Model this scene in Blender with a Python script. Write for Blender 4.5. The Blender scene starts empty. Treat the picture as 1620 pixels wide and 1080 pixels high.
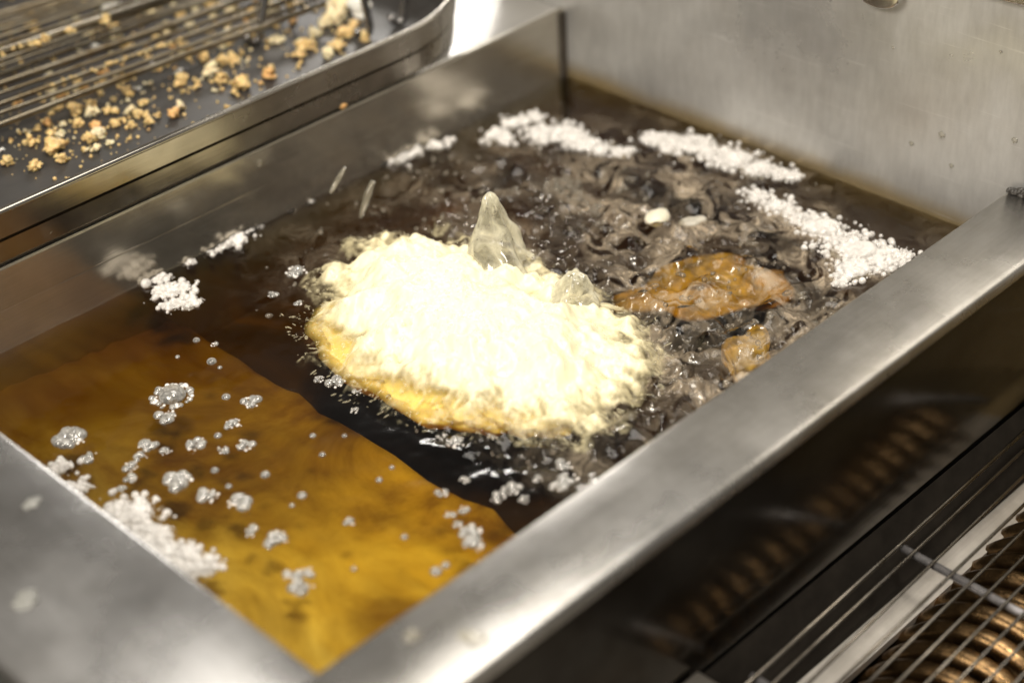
import bpy, math, random
import numpy as np
from mathutils import Matrix, Vector

random.seed(7)
rng = np.random.default_rng(11)
SC = bpy.context.scene
COL = SC.collection

# ------------------------------------------------------------------ camera
F_PX = 2740.863
R = np.array([[0.70538048, 0.42719064, -0.56563817],
              [-0.70730877, 0.37196765, -0.60112758],
              [-0.04639697, 0.8241045, 0.56453441]])
CAM = np.array([0.0, 0.0, 0.45])          # 0.45 m above the oil surface (z = 0)
cd = bpy.data.cameras.new('camera')
cam = bpy.data.objects.new('camera', cd)
COL.objects.link(cam)
m = Matrix.Identity(4)
for i in range(3):
    for j in range(3):
        m[i][j] = R[i, j]
    m[i][3] = CAM[i]
cam.matrix_world = m
cd.sensor_width = 36.0
cd.lens = F_PX / 1620 * 36
cd.clip_start = 0.01
cd.clip_end = 50
cd.dof.use_dof = True
cd.dof.focus_distance = 0.80
cd.dof.aperture_fstop = 3.9
SC.camera = cam

# ------------------------------------------------------------------ world and lamps
w = bpy.data.worlds.new('World')
SC.world = w
w.use_nodes = True
bg = w.node_tree.nodes['Background']
bg.inputs[0].default_value = (1.0, 0.93, 0.83, 1)
bg.inputs[1].default_value = 0.20


def area(name, loc, target, power, sx, sy, col):
    ld = bpy.data.lights.new(name, 'AREA')
    ld.shape = 'RECTANGLE'
    ld.size, ld.size_y = sx, sy
    ld.energy = power
    ld.color = col
    o = bpy.data.objects.new(name, ld)
    COL.objects.link(o)
    o.location = loc
    d = Vector(target) - Vector(loc)
    o.rotation_euler = d.to_track_quat('-Z', 'Y').to_euler()
    return o


area('hood_lamp', (0.25, 0.0, 1.62), (0.50, 0.50, 0.0), 21, 0.30, 0.30, (1.0, 0.92, 0.79))
area('rear_lamp', (1.50, 1.66, 0.68), (0.60, 0.66, 0.04), 7, 0.55, 0.22, (1.0, 0.96, 0.90))
area('side_fill', (-0.75, 0.25, 1.0), (0.66, 0.45, 0.08), 19, 0.6, 0.4, (1.0, 0.92, 0.80))  # unseen fill added on the camera side to brighten the backsplash
area('wave_reflection_fill', (0.80, 0.55, 1.75), (0.55, 0.50, 0.0), 11, 0.9, 0.7, (1.0, 0.95, 0.87))  # unseen overhead fill, added to give the oil waves broad grey reflections

SC.view_settings.view_transform = 'Standard'
SC.view_settings.look = 'None'
SC.view_settings.gamma = 1
SC.view_settings.exposure = 0.0
SC.render.engine = 'CYCLES'
SC.cycles.use_denoising = True
SC.cycles.max_bounces = 12
SC.cycles.glossy_bounces = 6
SC.cycles.diffuse_bounces = 4
SC.cycles.transmission_bounces = 6
SC.cycles.transparent_max_bounces = 20
SC.cycles.sample_clamp_indirect = 6.0


# ------------------------------------------------------------------ helpers
def ray(p):
    return R @ np.array([p[0] - 810, -(p[1] - 540), -F_PX])


def on(p, z=0.0):
    """point of the level plane at height z that shows at photo pixel p"""
    r = ray(p)
    return CAM + (z - CAM[2]) / r[2] * r


def on_y(p, y):
    r = ray(p)
    return CAM + (y - CAM[1]) / r[1] * r


def on_x(p, x):
    r = ray(p)
    return CAM + (x - CAM[0]) / r[0] * r


def tag(o, label=None, cat=None, group=None, kind=None):
    for k, v in (('label', label), ('category', cat), ('group', group), ('kind', kind)):
        if v:
            o[k] = v
    return o


def empty(name, loc):
    o = bpy.data.objects.new(name, None)
    COL.objects.link(o)
    o.location = loc
    o.empty_display_size = 0.01
    return o


def root_loc(o):
    v = Vector((0, 0, 0))
    while o is not None:
        v += o.location
        o = o.parent
    return np.array(v)


def mk(name, verts, faces, mat, parent=None, origin=None, smooth=False):
    """link one mesh object; verts in world coordinates"""
    v = np.asarray(verts, dtype=float)
    base = root_loc(parent) if parent is not None else np.zeros(3)
    org = np.asarray(origin, dtype=float) if origin is not None else base
    v = v - org
    me = bpy.data.meshes.new(name)
    if isinstance(faces, np.ndarray):
        n, k = faces.shape
        me.vertices.add(len(v))
        me.vertices.foreach_set('co', v.astype(np.float32).ravel())
        me.loops.add(n * k)
        me.loops.foreach_set('vertex_index', faces.astype(np.int32).ravel())
        me.polygons.add(n)
        me.polygons.foreach_set('loop_start', np.arange(0, n * k, k, dtype=np.int32))
        me.update(calc_edges=True)
    else:
        me.from_pydata(v.tolist(), [], faces)
        me.update()
    if smooth:
        me.polygons.foreach_set('use_smooth', np.ones(len(me.polygons), dtype=bool))
    if mat is not None:
        me.materials.append(mat)
    o = bpy.data.objects.new(name, me)
    COL.objects.link(o)
    if parent is not None:
        o.parent = parent
    o.location = org - base
    return o


def bevel(o, width=0.001, seg=2):
    b = o.modifiers.new('bevel', 'BEVEL')
    b.width = width
    b.segments = seg
    b.limit_method = 'ANGLE'
    b.angle_limit = math.radians(30)
    o.data.polygons.foreach_set('use_smooth', np.ones(len(o.data.polygons), dtype=bool))
    return o


def box_vf(x0, x1, y0, y1, z0, z1):
    v = [(x, y, z) for z in (z0, z1) for y in (y0, y1) for x in (x0, x1)]
    f = [(0, 2, 3, 1), (4, 5, 7, 6), (0, 1, 5, 4), (2, 6, 7, 3), (0, 4, 6, 2), (1, 3, 7, 5)]
    return v, f


def box(name, x0, x1, y0, y1, z0, z1, mat, parent=None, bw=0.001):
    v, f = box_vf(x0, x1, y0, y1, z0, z1)
    o = mk(name, v, f, mat, parent)
    if bw:
        bevel(o, bw)
    return o


def extrude_profile(prof, axis, a0, a1):
    """closed 2-D profile swept along axis; prof = (other horizontal axis, z)"""
    n = len(prof)
    v = []
    for a in (a0, a1):
        for (p, z) in prof:
            v.append((a, p, z) if axis == 'x' else (p, a, z))
    f = [(i, (i + 1) % n, n + (i + 1) % n, n + i) for i in range(n)]
    f += [tuple(range(n))[::-1], tuple(range(n, 2 * n))]
    return v, f


def tube_vf(pts, r, seg=10):
    """round bar through a list of points, r scalar or per point"""
    pts = [np.asarray(p, float) for p in pts]
    n = len(pts)
    rs = [r] * n if np.isscalar(r) else list(r)
    v, f = [], []
    up = None
    for i, p in enumerate(pts):
        t = pts[min(i + 1, n - 1)] - pts[max(i - 1, 0)]
        t /= np.linalg.norm(t)
        if up is None:
            up = np.array([0, 0, 1.0]) if abs(t[2]) < 0.9 else np.array([1.0, 0, 0])
        a = np.cross(t, up); a /= np.linalg.norm(a)
        b = np.cross(a, t)
        up = b
        for k in range(seg):
            q = 2 * math.pi * k / seg
            v.append(p + rs[i] * (math.cos(q) * a + math.sin(q) * b))
    for i in range(n - 1):
        for k in range(seg):
            f.append((i * seg + k, i * seg + (k + 1) % seg, (i + 1) * seg + (k + 1) % seg, (i + 1) * seg + k))
    f.append(tuple(range(seg))[::-1])
    f.append(tuple(range((n - 1) * seg, n * seg)))
    return v, f


def noise2(nx, ny, dx, lo, hi, seed, slope=0.0):
    """band-limited random field (wavelengths lo..hi metres), unit variance"""
    g = np.random.default_rng(seed)
    fx = np.fft.fftfreq(nx, dx)[:, None]
    fy = np.fft.fftfreq(ny, dx)[None, :]
    k = np.sqrt(fx ** 2 + fy ** 2) + 1e-9
    amp = np.where((k > 1 / hi) & (k < 1 / lo), k ** slope, 0)
    s = np.fft.fft2(g.standard_normal((nx, ny))) * amp
    h = np.real(np.fft.ifft2(s))
    return h / h.std()


def poly_sd(P, poly):
    """signed distance (positive inside) of points P (N,2) to a closed polygon"""
    poly = np.asarray(poly)
    d = np.full(len(P), 1e9)
    inside = np.zeros(len(P), bool)
    n = len(poly)
    for i in range(n):
        a, b = poly[i], poly[(i + 1) % n]
        e = b - a
        t = np.clip(((P - a) @ e) / (e @ e), 0, 1)
        d = np.minimum(d, np.linalg.norm(P - (a + t[:, None] * e), axis=1))
        c = (a[1] > P[:, 1]) != (b[1] > P[:, 1])
        xi = (b[0] - a[0]) * (P[:, 1] - a[1]) / (b[1] - a[1] + 1e-12) + a[0]
        inside ^= c & (P[:, 0] < xi)
    return np.where(inside, d, -d)


def ico(level):
    t = (1 + 5 ** .5) / 2
    v = [(-1, t, 0), (1, t, 0), (-1, -t, 0), (1, -t, 0), (0, -1, t), (0, 1, t), (0, -1, -t), (0, 1, -t),
         (t, 0, -1), (t, 0, 1), (-t, 0, -1), (-t, 0, 1)]
    f = [(0, 11, 5), (0, 5, 1), (0, 1, 7), (0, 7, 10), (0, 10, 11), (1, 5, 9), (5, 11, 4), (11, 10, 2), (10, 7, 6),
         (7, 1, 8), (3, 9, 4), (3, 4, 2), (3, 2, 6), (3, 6, 8), (3, 8, 9), (4, 9, 5), (2, 4, 11), (6, 2, 10),
         (8, 6, 7), (9, 8, 1)]
    v = [np.array(p) / np.linalg.norm(p) for p in v]
    for _ in range(level):
        cache, nf = {}, []

        def mid(a, b):
            k = (min(a, b), max(a, b))
            if k not in cache:
                q = v[a] + v[b]
                v.append(q / np.linalg.norm(q))
                cache[k] = len(v) - 1
            return cache[k]
        for a, b, c in f:
            ab, bc, ca = mid(a, b), mid(b, c), mid(c, a)
            nf += [(a, ab, ca), (b, bc, ab), (c, ca, bc), (ab, bc, ca)]
        f = nf
    return np.array(v), np.array(f)


ICO = {k: ico(k) for k in (0, 1, 2, 3)}


def spheres_vf(cen, rad, level=1, stretch=None):
    """many little balls as one vertex and face array; stretch = (N,3) axis vectors scaled"""
    tv, tf = ICO[level]
    cen = np.asarray(cen, float)
    rad = np.asarray(rad, float)
    n = len(cen)
    v = tv[None] * rad[:, None, None]
    if stretch is not None:
        d = v @ stretch[:, :, None]               # component along the axis
        ln = np.linalg.norm(stretch, axis=1)[:, None, None]
        v = v + d * stretch[:, None, :] / ln ** 2 * (ln - 1) / ln * ln
    v = v + cen[:, None, :]
    f = tf[None] + (np.arange(n) * len(tv))[:, None, None]
    return v.reshape(-1, 3), f.reshape(-1, 3)


# ------------------------------------------------------------------ materials
def new_mat(name):
    mt = bpy.data.materials.new(name)
    mt.use_nodes = True
    nt = mt.node_tree
    nt.nodes.clear()
    out = nt.nodes.new('ShaderNodeOutputMaterial')
    return mt, nt, out


def N(nt, kind, **kw):
    n = nt.nodes.new(kind)
    for k, v in kw.items():
        if k in n.inputs:
            n.inputs[k].default_value = v
        else:
            setattr(n, k, v)
    return n


def ramp(nt, fac, stops):
    r = nt.nodes.new('ShaderNodeValToRGB')
    while len(r.color_ramp.elements) < len(stops):
        r.color_ramp.elements.new(0.5)
    for e, (p, c) in zip(r.color_ramp.elements, stops):
        e.position = p
        e.color = (*c, 1) if len(c) == 3 else c
    nt.links.new(fac, r.inputs[0])
    return r


def mix_col(nt, fac, a, b):
    mx = nt.nodes.new('ShaderNodeMix')
    mx.data_type = 'RGBA'
    for s, i in ((fac, 0), (a, 6), (b, 7)):
        if isinstance(s, (int, float)):
            mx.inputs[i].default_value = s
        elif isinstance(s, tuple):
            mx.inputs[i].default_value = (*s, 1)
        else:
            nt.links.new(s, mx.inputs[i])
    return mx.outputs[2]


def steel(name, base=(0.62, 0.60, 0.57), rough=0.3, metal=0.9, grain=(1, 30, 30), bump=0.15, grime=0.0,
          grime_col=(0.10, 0.07, 0.035), grime_scale=14, scratch=0.0, rough_var=0.12, tide=0.0):
    mt, nt, out = new_mat(name)
    p = N(nt, 'ShaderNodeBsdfPrincipled', Metallic=metal, Roughness=rough)
    nt.links.new(p.outputs[0], out.inputs[0])
    tc = N(nt, 'ShaderNodeTexCoord')
    mp = N(nt, 'ShaderNodeMapping')
    mp.inputs['Scale'].default_value = grain
    nt.links.new(tc.outputs['Object'], mp.inputs[0])
    brush = N(nt, 'ShaderNodeTexNoise', Scale=22.0, Detail=5.0, Roughness=0.65)
    nt.links.new(mp.outputs[0], brush.inputs['Vector'])
    cloud = N(nt, 'ShaderNodeTexNoise', Scale=16.0, Detail=6.0, Roughness=0.6)
    nt.links.new(tc.outputs['Object'], cloud.inputs['Vector'])
    # colour: slight brushing, smears
    c1 = ramp(nt, brush.outputs['Fac'], [(0.3, tuple(b * 0.86 for b in base)), (0.7, base)])
    sm = ramp(nt, cloud.outputs['Fac'], [(0.35, (0.80, 0.80, 0.80)), (0.65, (1, 1, 1))])
    mm = N(nt, 'ShaderNodeMix', data_type='RGBA', blend_type='MULTIPLY')
    mm.inputs[0].default_value = 1.0
    nt.links.new(c1.outputs[0], mm.inputs[6])
    nt.links.new(sm.outputs[0], mm.inputs[7])
    c = mm.outputs[2]
    if grime > 0:
        g = N(nt, 'ShaderNodeTexNoise', Scale=grime_scale, Detail=8.0, Roughness=0.68)
        nt.links.new(tc.outputs['Object'], g.inputs['Vector'])
        gr = ramp(nt, g.outputs['Fac'], [(0.42, (0, 0, 0)), (0.72, (grime,) * 3)])
        c = mix_col(nt, gr.outputs[0], c, grime_col)
    if tide:
        sep = N(nt, 'ShaderNodeSeparateXYZ')
        nt.links.new(tc.outputs['Object'], sep.inputs[0])
        a = N(nt, 'ShaderNodeMath', operation='MULTIPLY_ADD')
        a.inputs[1].default_value = -0.014
        nt.links.new(cloud.outputs['Fac'], a.inputs[0])
        nt.links.new(sep.outputs['Z'], a.inputs[2])
        st = ramp(nt, a.outputs[0], [(tide - 0.004, (0.85,) * 3), (tide + 0.006, (0, 0, 0))])
        c = mix_col(nt, st.outputs[0], c, (0.34, 0.23, 0.06))
    nt.links.new(c, p.inputs['Base Color'])
    rr = ramp(nt, cloud.outputs['Fac'], [(0.3, (max(rough - rough_var, 0.05),) * 3), (0.72, (rough + rough_var,) * 3)])
    nt.links.new(rr.outputs[0], p.inputs['Roughness'])
    bp = N(nt, 'ShaderNodeBump', Strength=bump, Distance=0.0006)
    h = brush.outputs['Fac']
    if scratch > 0:
        mp2 = N(nt, 'ShaderNodeMapping')
        mp2.inputs['Rotation'].default_value = (0.6, 0.1, 0.4)
        mp2.inputs['Scale'].default_value = (6, 3, 90)
        nt.links.new(tc.outputs['Object'], mp2.inputs[0])
        s = N(nt, 'ShaderNodeTexNoise', Scale=5.0, Detail=6.0, Roughness=0.7)
        nt.links.new(mp2.outputs[0], s.inputs['Vector'])
        ad = N(nt, 'ShaderNodeMath', operation='ADD')
        mu = N(nt, 'ShaderNodeMath', operation='MULTIPLY')
        mu.inputs[1].default_value = scratch
        nt.links.new(s.outputs['Fac'], mu.inputs[0])
        nt.links.new(mu.outputs[0], ad.inputs[0])
        nt.links.new(brush.outputs['Fac'], ad.inputs[1])
        h = ad.outputs[0]
        sr = ramp(nt, s.outputs['Fac'], [(0.60, (0, 0, 0)), (0.74, (0.5, 0.5, 0.5))])
        nt.links.new(mix_col(nt, sr.outputs[0], c, tuple(min(b * 1.35, 0.95) for b in base)), p.inputs['Base Color'])
    nt.links.new(h, bp.inputs['Height'])
    nt.links.new(bp.outputs[0], p.inputs['Normal'])
    return mt


M = {}
M['steel_wall'] = steel('steel_wall', (0.62, 0.58, 0.50), rough=0.19, metal=0.86, rough_var=0.07, grain=(1, 1, 40), bump=0.05, grime=0.35, grime_scale=9)
M['steel_rim'] = steel('steel_rim', (0.64, 0.62, 0.59), rough=0.28, metal=0.95, rough_var=0.06, grain=(1.5, 40, 40), bump=0.12, scratch=0.9, grime=0.55, grime_scale=26, grime_col=(0.24, 0.22, 0.18))
M['steel_front'] = steel('steel_front', (0.58, 0.57, 0.56), rough=0.28, metal=0.95, rough_var=0.06, grain=(40, 1.5, 40), bump=0.12, scratch=0.9, grime=0.45, grime_col=(0.24, 0.22, 0.19))
M['steel_splash'] = steel('steel_splash', (0.70, 0.70, 0.69), rough=0.36, metal=0.6, rough_var=0.2, grain=(30, 12, 3), bump=0.03, scratch=2.0, tide=0.198, grime=0.18, grime_col=(0.30, 0.26, 0.20))
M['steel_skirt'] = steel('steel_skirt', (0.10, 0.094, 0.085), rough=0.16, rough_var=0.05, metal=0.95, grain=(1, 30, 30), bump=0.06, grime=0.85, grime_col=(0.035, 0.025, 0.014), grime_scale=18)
M['steel_dark'] = steel('steel_dark', (0.14, 0.12, 0.10), rough=0.45, metal=0.8, bump=0.08, grime=0.8, grime_col=(0.02, 0.016, 0.012))
M['steel_counter'] = steel('steel_counter', (0.72, 0.70, 0.67), rough=0.30, metal=0.85, bump=0.04)
M['steel_panel'] = steel('steel_panel', (0.40, 0.37, 0.33), rough=0.4, metal=0.8, bump=0.05, grime=0.5)
M['steel_bright'] = steel('steel_bright', (0.75, 0.73, 0.71), rough=0.16, metal=1.0, bump=0.02, rough_var=0.05)
M['steel_ledge'] = steel('steel_ledge', (0.75, 0.71, 0.66), rough=0.40, metal=0.55, bump=0.05, grime=0.4)
M['steel_tray'] = steel('steel_tray', (0.46, 0.43, 0.38), rough=0.22, metal=0.95, grain=(1, 30, 30), bump=0.04, grime=0.3)
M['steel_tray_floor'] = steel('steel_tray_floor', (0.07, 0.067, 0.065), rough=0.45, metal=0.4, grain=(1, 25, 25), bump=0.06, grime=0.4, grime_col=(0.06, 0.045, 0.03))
M['wire'] = steel('wire_steel', (0.32, 0.28, 0.21), rough=0.3, metal=0.95, bump=0.05, grime=0.95, grime_col=(0.13, 0.08, 0.025), grime_scale=50)
M['grill_wire'] = steel('grill_wire_steel', (0.16, 0.145, 0.125), rough=0.3, metal=0.95, bump=0.1, grime=0.8, grime_col=(0.05, 0.04, 0.025), grime_scale=70)
M['cross_wire'] = steel('cross_wire_steel', (0.70, 0.68, 0.70), rough=0.3, metal=0.8, bump=0.3, grime=0.6, grime_col=(0.04, 0.03, 0.02), grime_scale=110)
M['leg'] = steel('leg_steel', (0.30, 0.29, 0.28), rough=0.2, metal=0.95, bump=0.05)
M['coil'] = steel('coil_steel', (0.30, 0.19, 0.09), rough=0.22, metal=0.95, bump=0.3, grime=1.0, grime_col=(0.03, 0.016, 0.006), grime_scale=95)


def m_shelf():
    mt, nt, out = new_mat('shelf_steel')
    p = N(nt, 'ShaderNodeBsdfPrincipled', Metallic=0.15, Roughness=0.5)
    tc = N(nt, 'ShaderNodeTexCoord')
    n1 = N(nt, 'ShaderNodeTexNoise', Scale=9.0, Detail=7.0, Roughness=0.6, Distortion=2.0)
    nt.links.new(tc.outputs['Object'], n1.inputs['Vector'])
    r = ramp(nt, n1.outputs['Fac'], [(0.36, (0.24, 0.17, 0.08)), (0.52, (0.58, 0.51, 0.36)), (0.68, (0.92, 0.88, 0.76))])
    # browner towards the left wall: the dimmer, deeper end painted into the colour
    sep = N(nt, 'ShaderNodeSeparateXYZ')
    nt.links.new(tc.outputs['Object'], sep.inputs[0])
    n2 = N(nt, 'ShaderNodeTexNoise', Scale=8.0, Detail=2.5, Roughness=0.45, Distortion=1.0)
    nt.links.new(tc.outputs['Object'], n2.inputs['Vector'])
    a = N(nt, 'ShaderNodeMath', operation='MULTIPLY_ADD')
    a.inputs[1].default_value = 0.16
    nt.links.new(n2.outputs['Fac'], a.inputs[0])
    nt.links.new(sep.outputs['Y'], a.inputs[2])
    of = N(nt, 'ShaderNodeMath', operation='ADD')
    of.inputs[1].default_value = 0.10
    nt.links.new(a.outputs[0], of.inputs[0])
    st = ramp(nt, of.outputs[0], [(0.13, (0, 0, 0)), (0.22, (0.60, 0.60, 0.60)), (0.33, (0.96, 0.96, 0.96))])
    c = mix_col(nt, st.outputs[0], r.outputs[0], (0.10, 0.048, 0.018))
    nt.links.new(c, p.inputs['Base Color'])
    nt.links.new(p.outputs[0], out.inputs[0])
    return mt


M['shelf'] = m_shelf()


def m_plain(name, col, rough=0.5, metal=0.0, bump=0.0, scale=200, sss=0.0, var=0.25, spec=0.5):
    mt, nt, out = new_mat(name)
    p = N(nt, 'ShaderNodeBsdfPrincipled', Metallic=metal, Roughness=rough)
    p.inputs['Specular IOR Level'].default_value = spec
    if sss:
        p.inputs['Subsurface Weight'].default_value = sss
        p.inputs['Subsurface Radius'].default_value = (1.0, 0.6, 0.25)
        p.inputs['Subsurface Scale'].default_value = 0.003
    tc = N(nt, 'ShaderNodeTexCoord')
    n1 = N(nt, 'ShaderNodeTexNoise', Scale=scale, Detail=6.0, Roughness=0.65)
    nt.links.new(tc.outputs['Object'], n1.inputs['Vector'])
    r = ramp(nt, n1.outputs['Fac'], [(0.3, tuple(c * (1 - var) for c in col)), (0.7, tuple(min(c * (1 + var * 0.5), 0.95) for c in col))])
    nt.links.new(r.outputs[0], p.inputs['Base Color'])
    if bump:
        b = N(nt, 'ShaderNodeBump', Strength=bump, Distance=0.0008)
        nt.links.new(n1.outputs['Fac'], b.inputs['Height'])
        nt.links.new(b.outputs[0], p.inputs['Normal'])
    nt.links.new(p.outputs[0], out.inputs[0])
    return mt


M['crumb_gold'] = m_plain('crumb_golden', (0.80, 0.55, 0.24), 0.35, bump=0.7, scale=330, sss=0.3, var=0.4)
M['crumb_orange'] = m_plain('crumb_orange', (0.80, 0.46, 0.18), 0.32, bump=0.6, scale=300, sss=0.3, var=0.4)
M['crumb_pale'] = m_plain('crumb_pale', (0.84, 0.70, 0.44), 0.4, bump=0.7, scale=330, sss=0.3, var=0.25)
M['crumb_white'] = m_plain('crumb_white', (0.80, 0.78, 0.72), 0.3, bump=0.5, scale=330, sss=0.2, var=0.15)
M['fritter'] = m_plain('fritter_crust', (0.56, 0.42, 0.27), 0.5, bump=0.9, scale=120, var=0.55)
M['batter'] = m_plain('wet_batter', (0.80, 0.60, 0.17), 0.3, bump=0.4, scale=160, sss=0.3, var=0.15)
M['batter_cream'] = m_plain('cream_batter', (0.78, 0.74, 0.60), 0.4, bump=0.6, scale=260, sss=0.2, var=0.2)
M['batter_grey'] = m_plain('grey_batter', (0.50, 0.47, 0.40), 0.4, bump=0.5, scale=260, var=0.3)
M['drip'] = m_plain('white_drip', (0.22, 0.22, 0.205), 0.35, bump=0.2, scale=200, var=0.1)
M['soot'] = m_plain('sooty_steel', (0.02, 0.017, 0.014), 0.8, metal=0.0, spec=0.1, bump=0.3, scale=60, var=0.4)
def m_vat_floor():
    mt, nt, out = new_mat('browned_vat_floor')
    p = N(nt, 'ShaderNodeBsdfPrincipled', Metallic=0.1, Roughness=0.6)
    tc = N(nt, 'ShaderNodeTexCoord')
    n1 = N(nt, 'ShaderNodeTexNoise', Scale=10.0, Detail=6.0, Roughness=0.6, Distortion=1.5)
    nt.links.new(tc.outputs['Object'], n1.inputs['Vector'])
    r = ramp(nt, n1.outputs['Fac'], [(0.35, (0.015, 0.015, 0.012)), (0.55, (0.05, 0.055, 0.05)), (0.72, (0.16, 0.16, 0.14))])
    nt.links.new(r.outputs[0], p.inputs['Base Color'])
    nt.links.new(p.outputs[0], out.inputs[0])
    return mt


M['vat_floor'] = m_vat_floor()
M['grime'] = m_plain('black_grime', (0.05, 0.045, 0.04), 0.25, bump=0.8, scale=400, var=0.6)


def m_oil():
    mt, nt, out = new_mat('frying_oil')
    tr = N(nt, 'ShaderNodeBsdfTransparent')
    gl = N(nt, 'ShaderNodeBsdfGlossy', Roughness=0.10)
    fr = N(nt, 'ShaderNodeFresnel', IOR=1.47)
    mx = N(nt, 'ShaderNodeMixShader')
    tc = N(nt, 'ShaderNodeTexCoord')
    n1 = N(nt, 'ShaderNodeTexNoise', Scale=160.0, Detail=3.0, Roughness=0.6)
    nt.links.new(tc.outputs['Object'], n1.inputs['Vector'])
    b = N(nt, 'ShaderNodeBump', Strength=0.05, Distance=0.001)
    nt.links.new(n1.outputs['Fac'], b.inputs['Height'])
    nt.links.new(b.outputs[0], gl.inputs['Normal'])
    nt.links.new(b.outputs[0], fr.inputs['Normal'])
    nt.links.new(fr.outputs[0], mx.inputs[0])
    nt.links.new(tr.outputs[0], mx.inputs[1])
    nt.links.new(gl.outputs[0], mx.inputs[2])
    nt.links.new(mx.outputs[0], out.inputs[0])
    va = N(nt, 'ShaderNodeVolumeAbsorption', Density=66.0)
    va.inputs['Color'].default_value = (0.91, 0.785, 0.05, 1)
    nt.links.new(va.outputs[0], out.inputs[1])
    return mt


M['oil'] = m_oil()


def m_foam(name, col, opac_face, opac_rim, rough=0.18):
    """thin bubble skin: clear in the middle, milky towards its rim"""
    mt, nt, out = new_mat(name)
    tr = N(nt, 'ShaderNodeBsdfTransparent')
    p = N(nt, 'ShaderNodeBsdfPrincipled', Roughness=rough)
    p.inputs['Base Color'].default_value = (*col, 1)
    lw = N(nt, 'ShaderNodeLayerWeight', Blend=0.35)
    r = ramp(nt, lw.outputs['Facing'], [(0.0, (opac_face,) * 3), (0.8, (opac_rim,) * 3)])
    mx = N(nt, 'ShaderNodeMixShader')
    nt.links.new(r.outputs[0], mx.inputs[0])
    nt.links.new(tr.outputs[0], mx.inputs[1])
    nt.links.new(p.outputs[0], mx.inputs[2])
    nt.links.new(mx.outputs[0], out.inputs[0])
    return mt


M['foam'] = m_plain('white_foam', (0.72, 0.68, 0.65), 0.2, bump=0.2, scale=500, var=0.08)
M['foam_core'] = m_plain('white_froth', (0.80, 0.77, 0.74), 0.15, bump=0.1, scale=500, var=0.05)
M['froth'] = m_foam('thin_froth', (0.74, 0.66, 0.54), 0.10, 0.55, 0.08)
def m_skin(name, col, milk_lo, milk_hi, scale=120.0, ior=1.47, dfw=0.62):
    """wet film: clear with a sharp gloss, milky in cloudy patches and at its rim"""
    mt, nt, out = new_mat(name)
    tr = N(nt, 'ShaderNodeBsdfTransparent')
    gl = N(nt, 'ShaderNodeBsdfGlossy', Roughness=0.10)
    fr = N(nt, 'ShaderNodeFresnel', IOR=ior)
    df = N(nt, 'ShaderNodeBsdfDiffuse')
    df.inputs['Color'].default_value = (*col, 1)
    tl = N(nt, 'ShaderNodeBsdfTranslucent')
    tl.inputs['Color'].default_value = (*col, 1)
    m0 = N(nt, 'ShaderNodeAddShader')
    nt.links.new(df.outputs[0], m0.inputs[0])
    nt.links.new(tl.outputs[0], m0.inputs[1])
    df.inputs['Color'].default_value = (*(c_ * dfw for c_ in col), 1)
    tl.inputs['Color'].default_value = (*(c_ * (0.98 - dfw) for c_ in col), 1)
    tc = N(nt, 'ShaderNodeTexCoord')
    n1 = N(nt, 'ShaderNodeTexNoise', Scale=scale, Detail=5.0, Roughness=0.6, Distortion=0.6)
    nt.links.new(tc.outputs['Object'], n1.inputs['Vector'])
    lw = N(nt, 'ShaderNodeLayerWeight', Blend=0.4)
    mu = N(nt, 'ShaderNodeMath', operation='MULTIPLY_ADD')
    mu.inputs[1].default_value = 0.45
    nt.links.new(lw.outputs['Facing'], mu.inputs[0])
    nt.links.new(n1.outputs['Fac'], mu.inputs[2])
    r = ramp(nt, mu.outputs[0], [(0.40, (milk_lo,) * 3), (0.85, (milk_hi,) * 3)])
    m1 = N(nt, 'ShaderNodeMixShader')
    nt.links.new(r.outputs[0], m1.inputs[0])
    nt.links.new(tr.outputs[0], m1.inputs[1])
    nt.links.new(m0.outputs[0], m1.inputs[2])
    m2 = N(nt, 'ShaderNodeMixShader')
    nt.links.new(fr.outputs[0], m2.inputs[0])
    nt.links.new(m1.outputs[0], m2.inputs[1])
    nt.links.new(gl.outputs[0], m2.inputs[2])
    nt.links.new(m2.outputs[0], out.inputs[0])
    return mt


M['bubble'] = m_skin('bubble_skin', (0.97, 0.95, 0.90), 0.02, 0.50, 500.0, 2.1, 0.88)
M['cream_bubble'] = m_foam('cream_bubble', (0.92, 0.85, 0.60), 0.12, 0.5, 0.08)
M['splash'] = m_skin('splash_skin', (0.97, 0.92, 0.70), 0.10, 0.95, 95.0, 2.0, 0.86)
M['droplet'] = m_skin('oil_drop', (0.80, 0.74, 0.58), 0.10, 0.45, 300.0)
M['foam'] = m_skin('wet_foam', (0.97, 0.94, 0.91), 0.45, 0.95, 240.0, 1.6, 0.90)
M['froth'] = m_skin('thin_froth', (0.72, 0.64, 0.52), 0.04, 0.35, 300.0)


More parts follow.
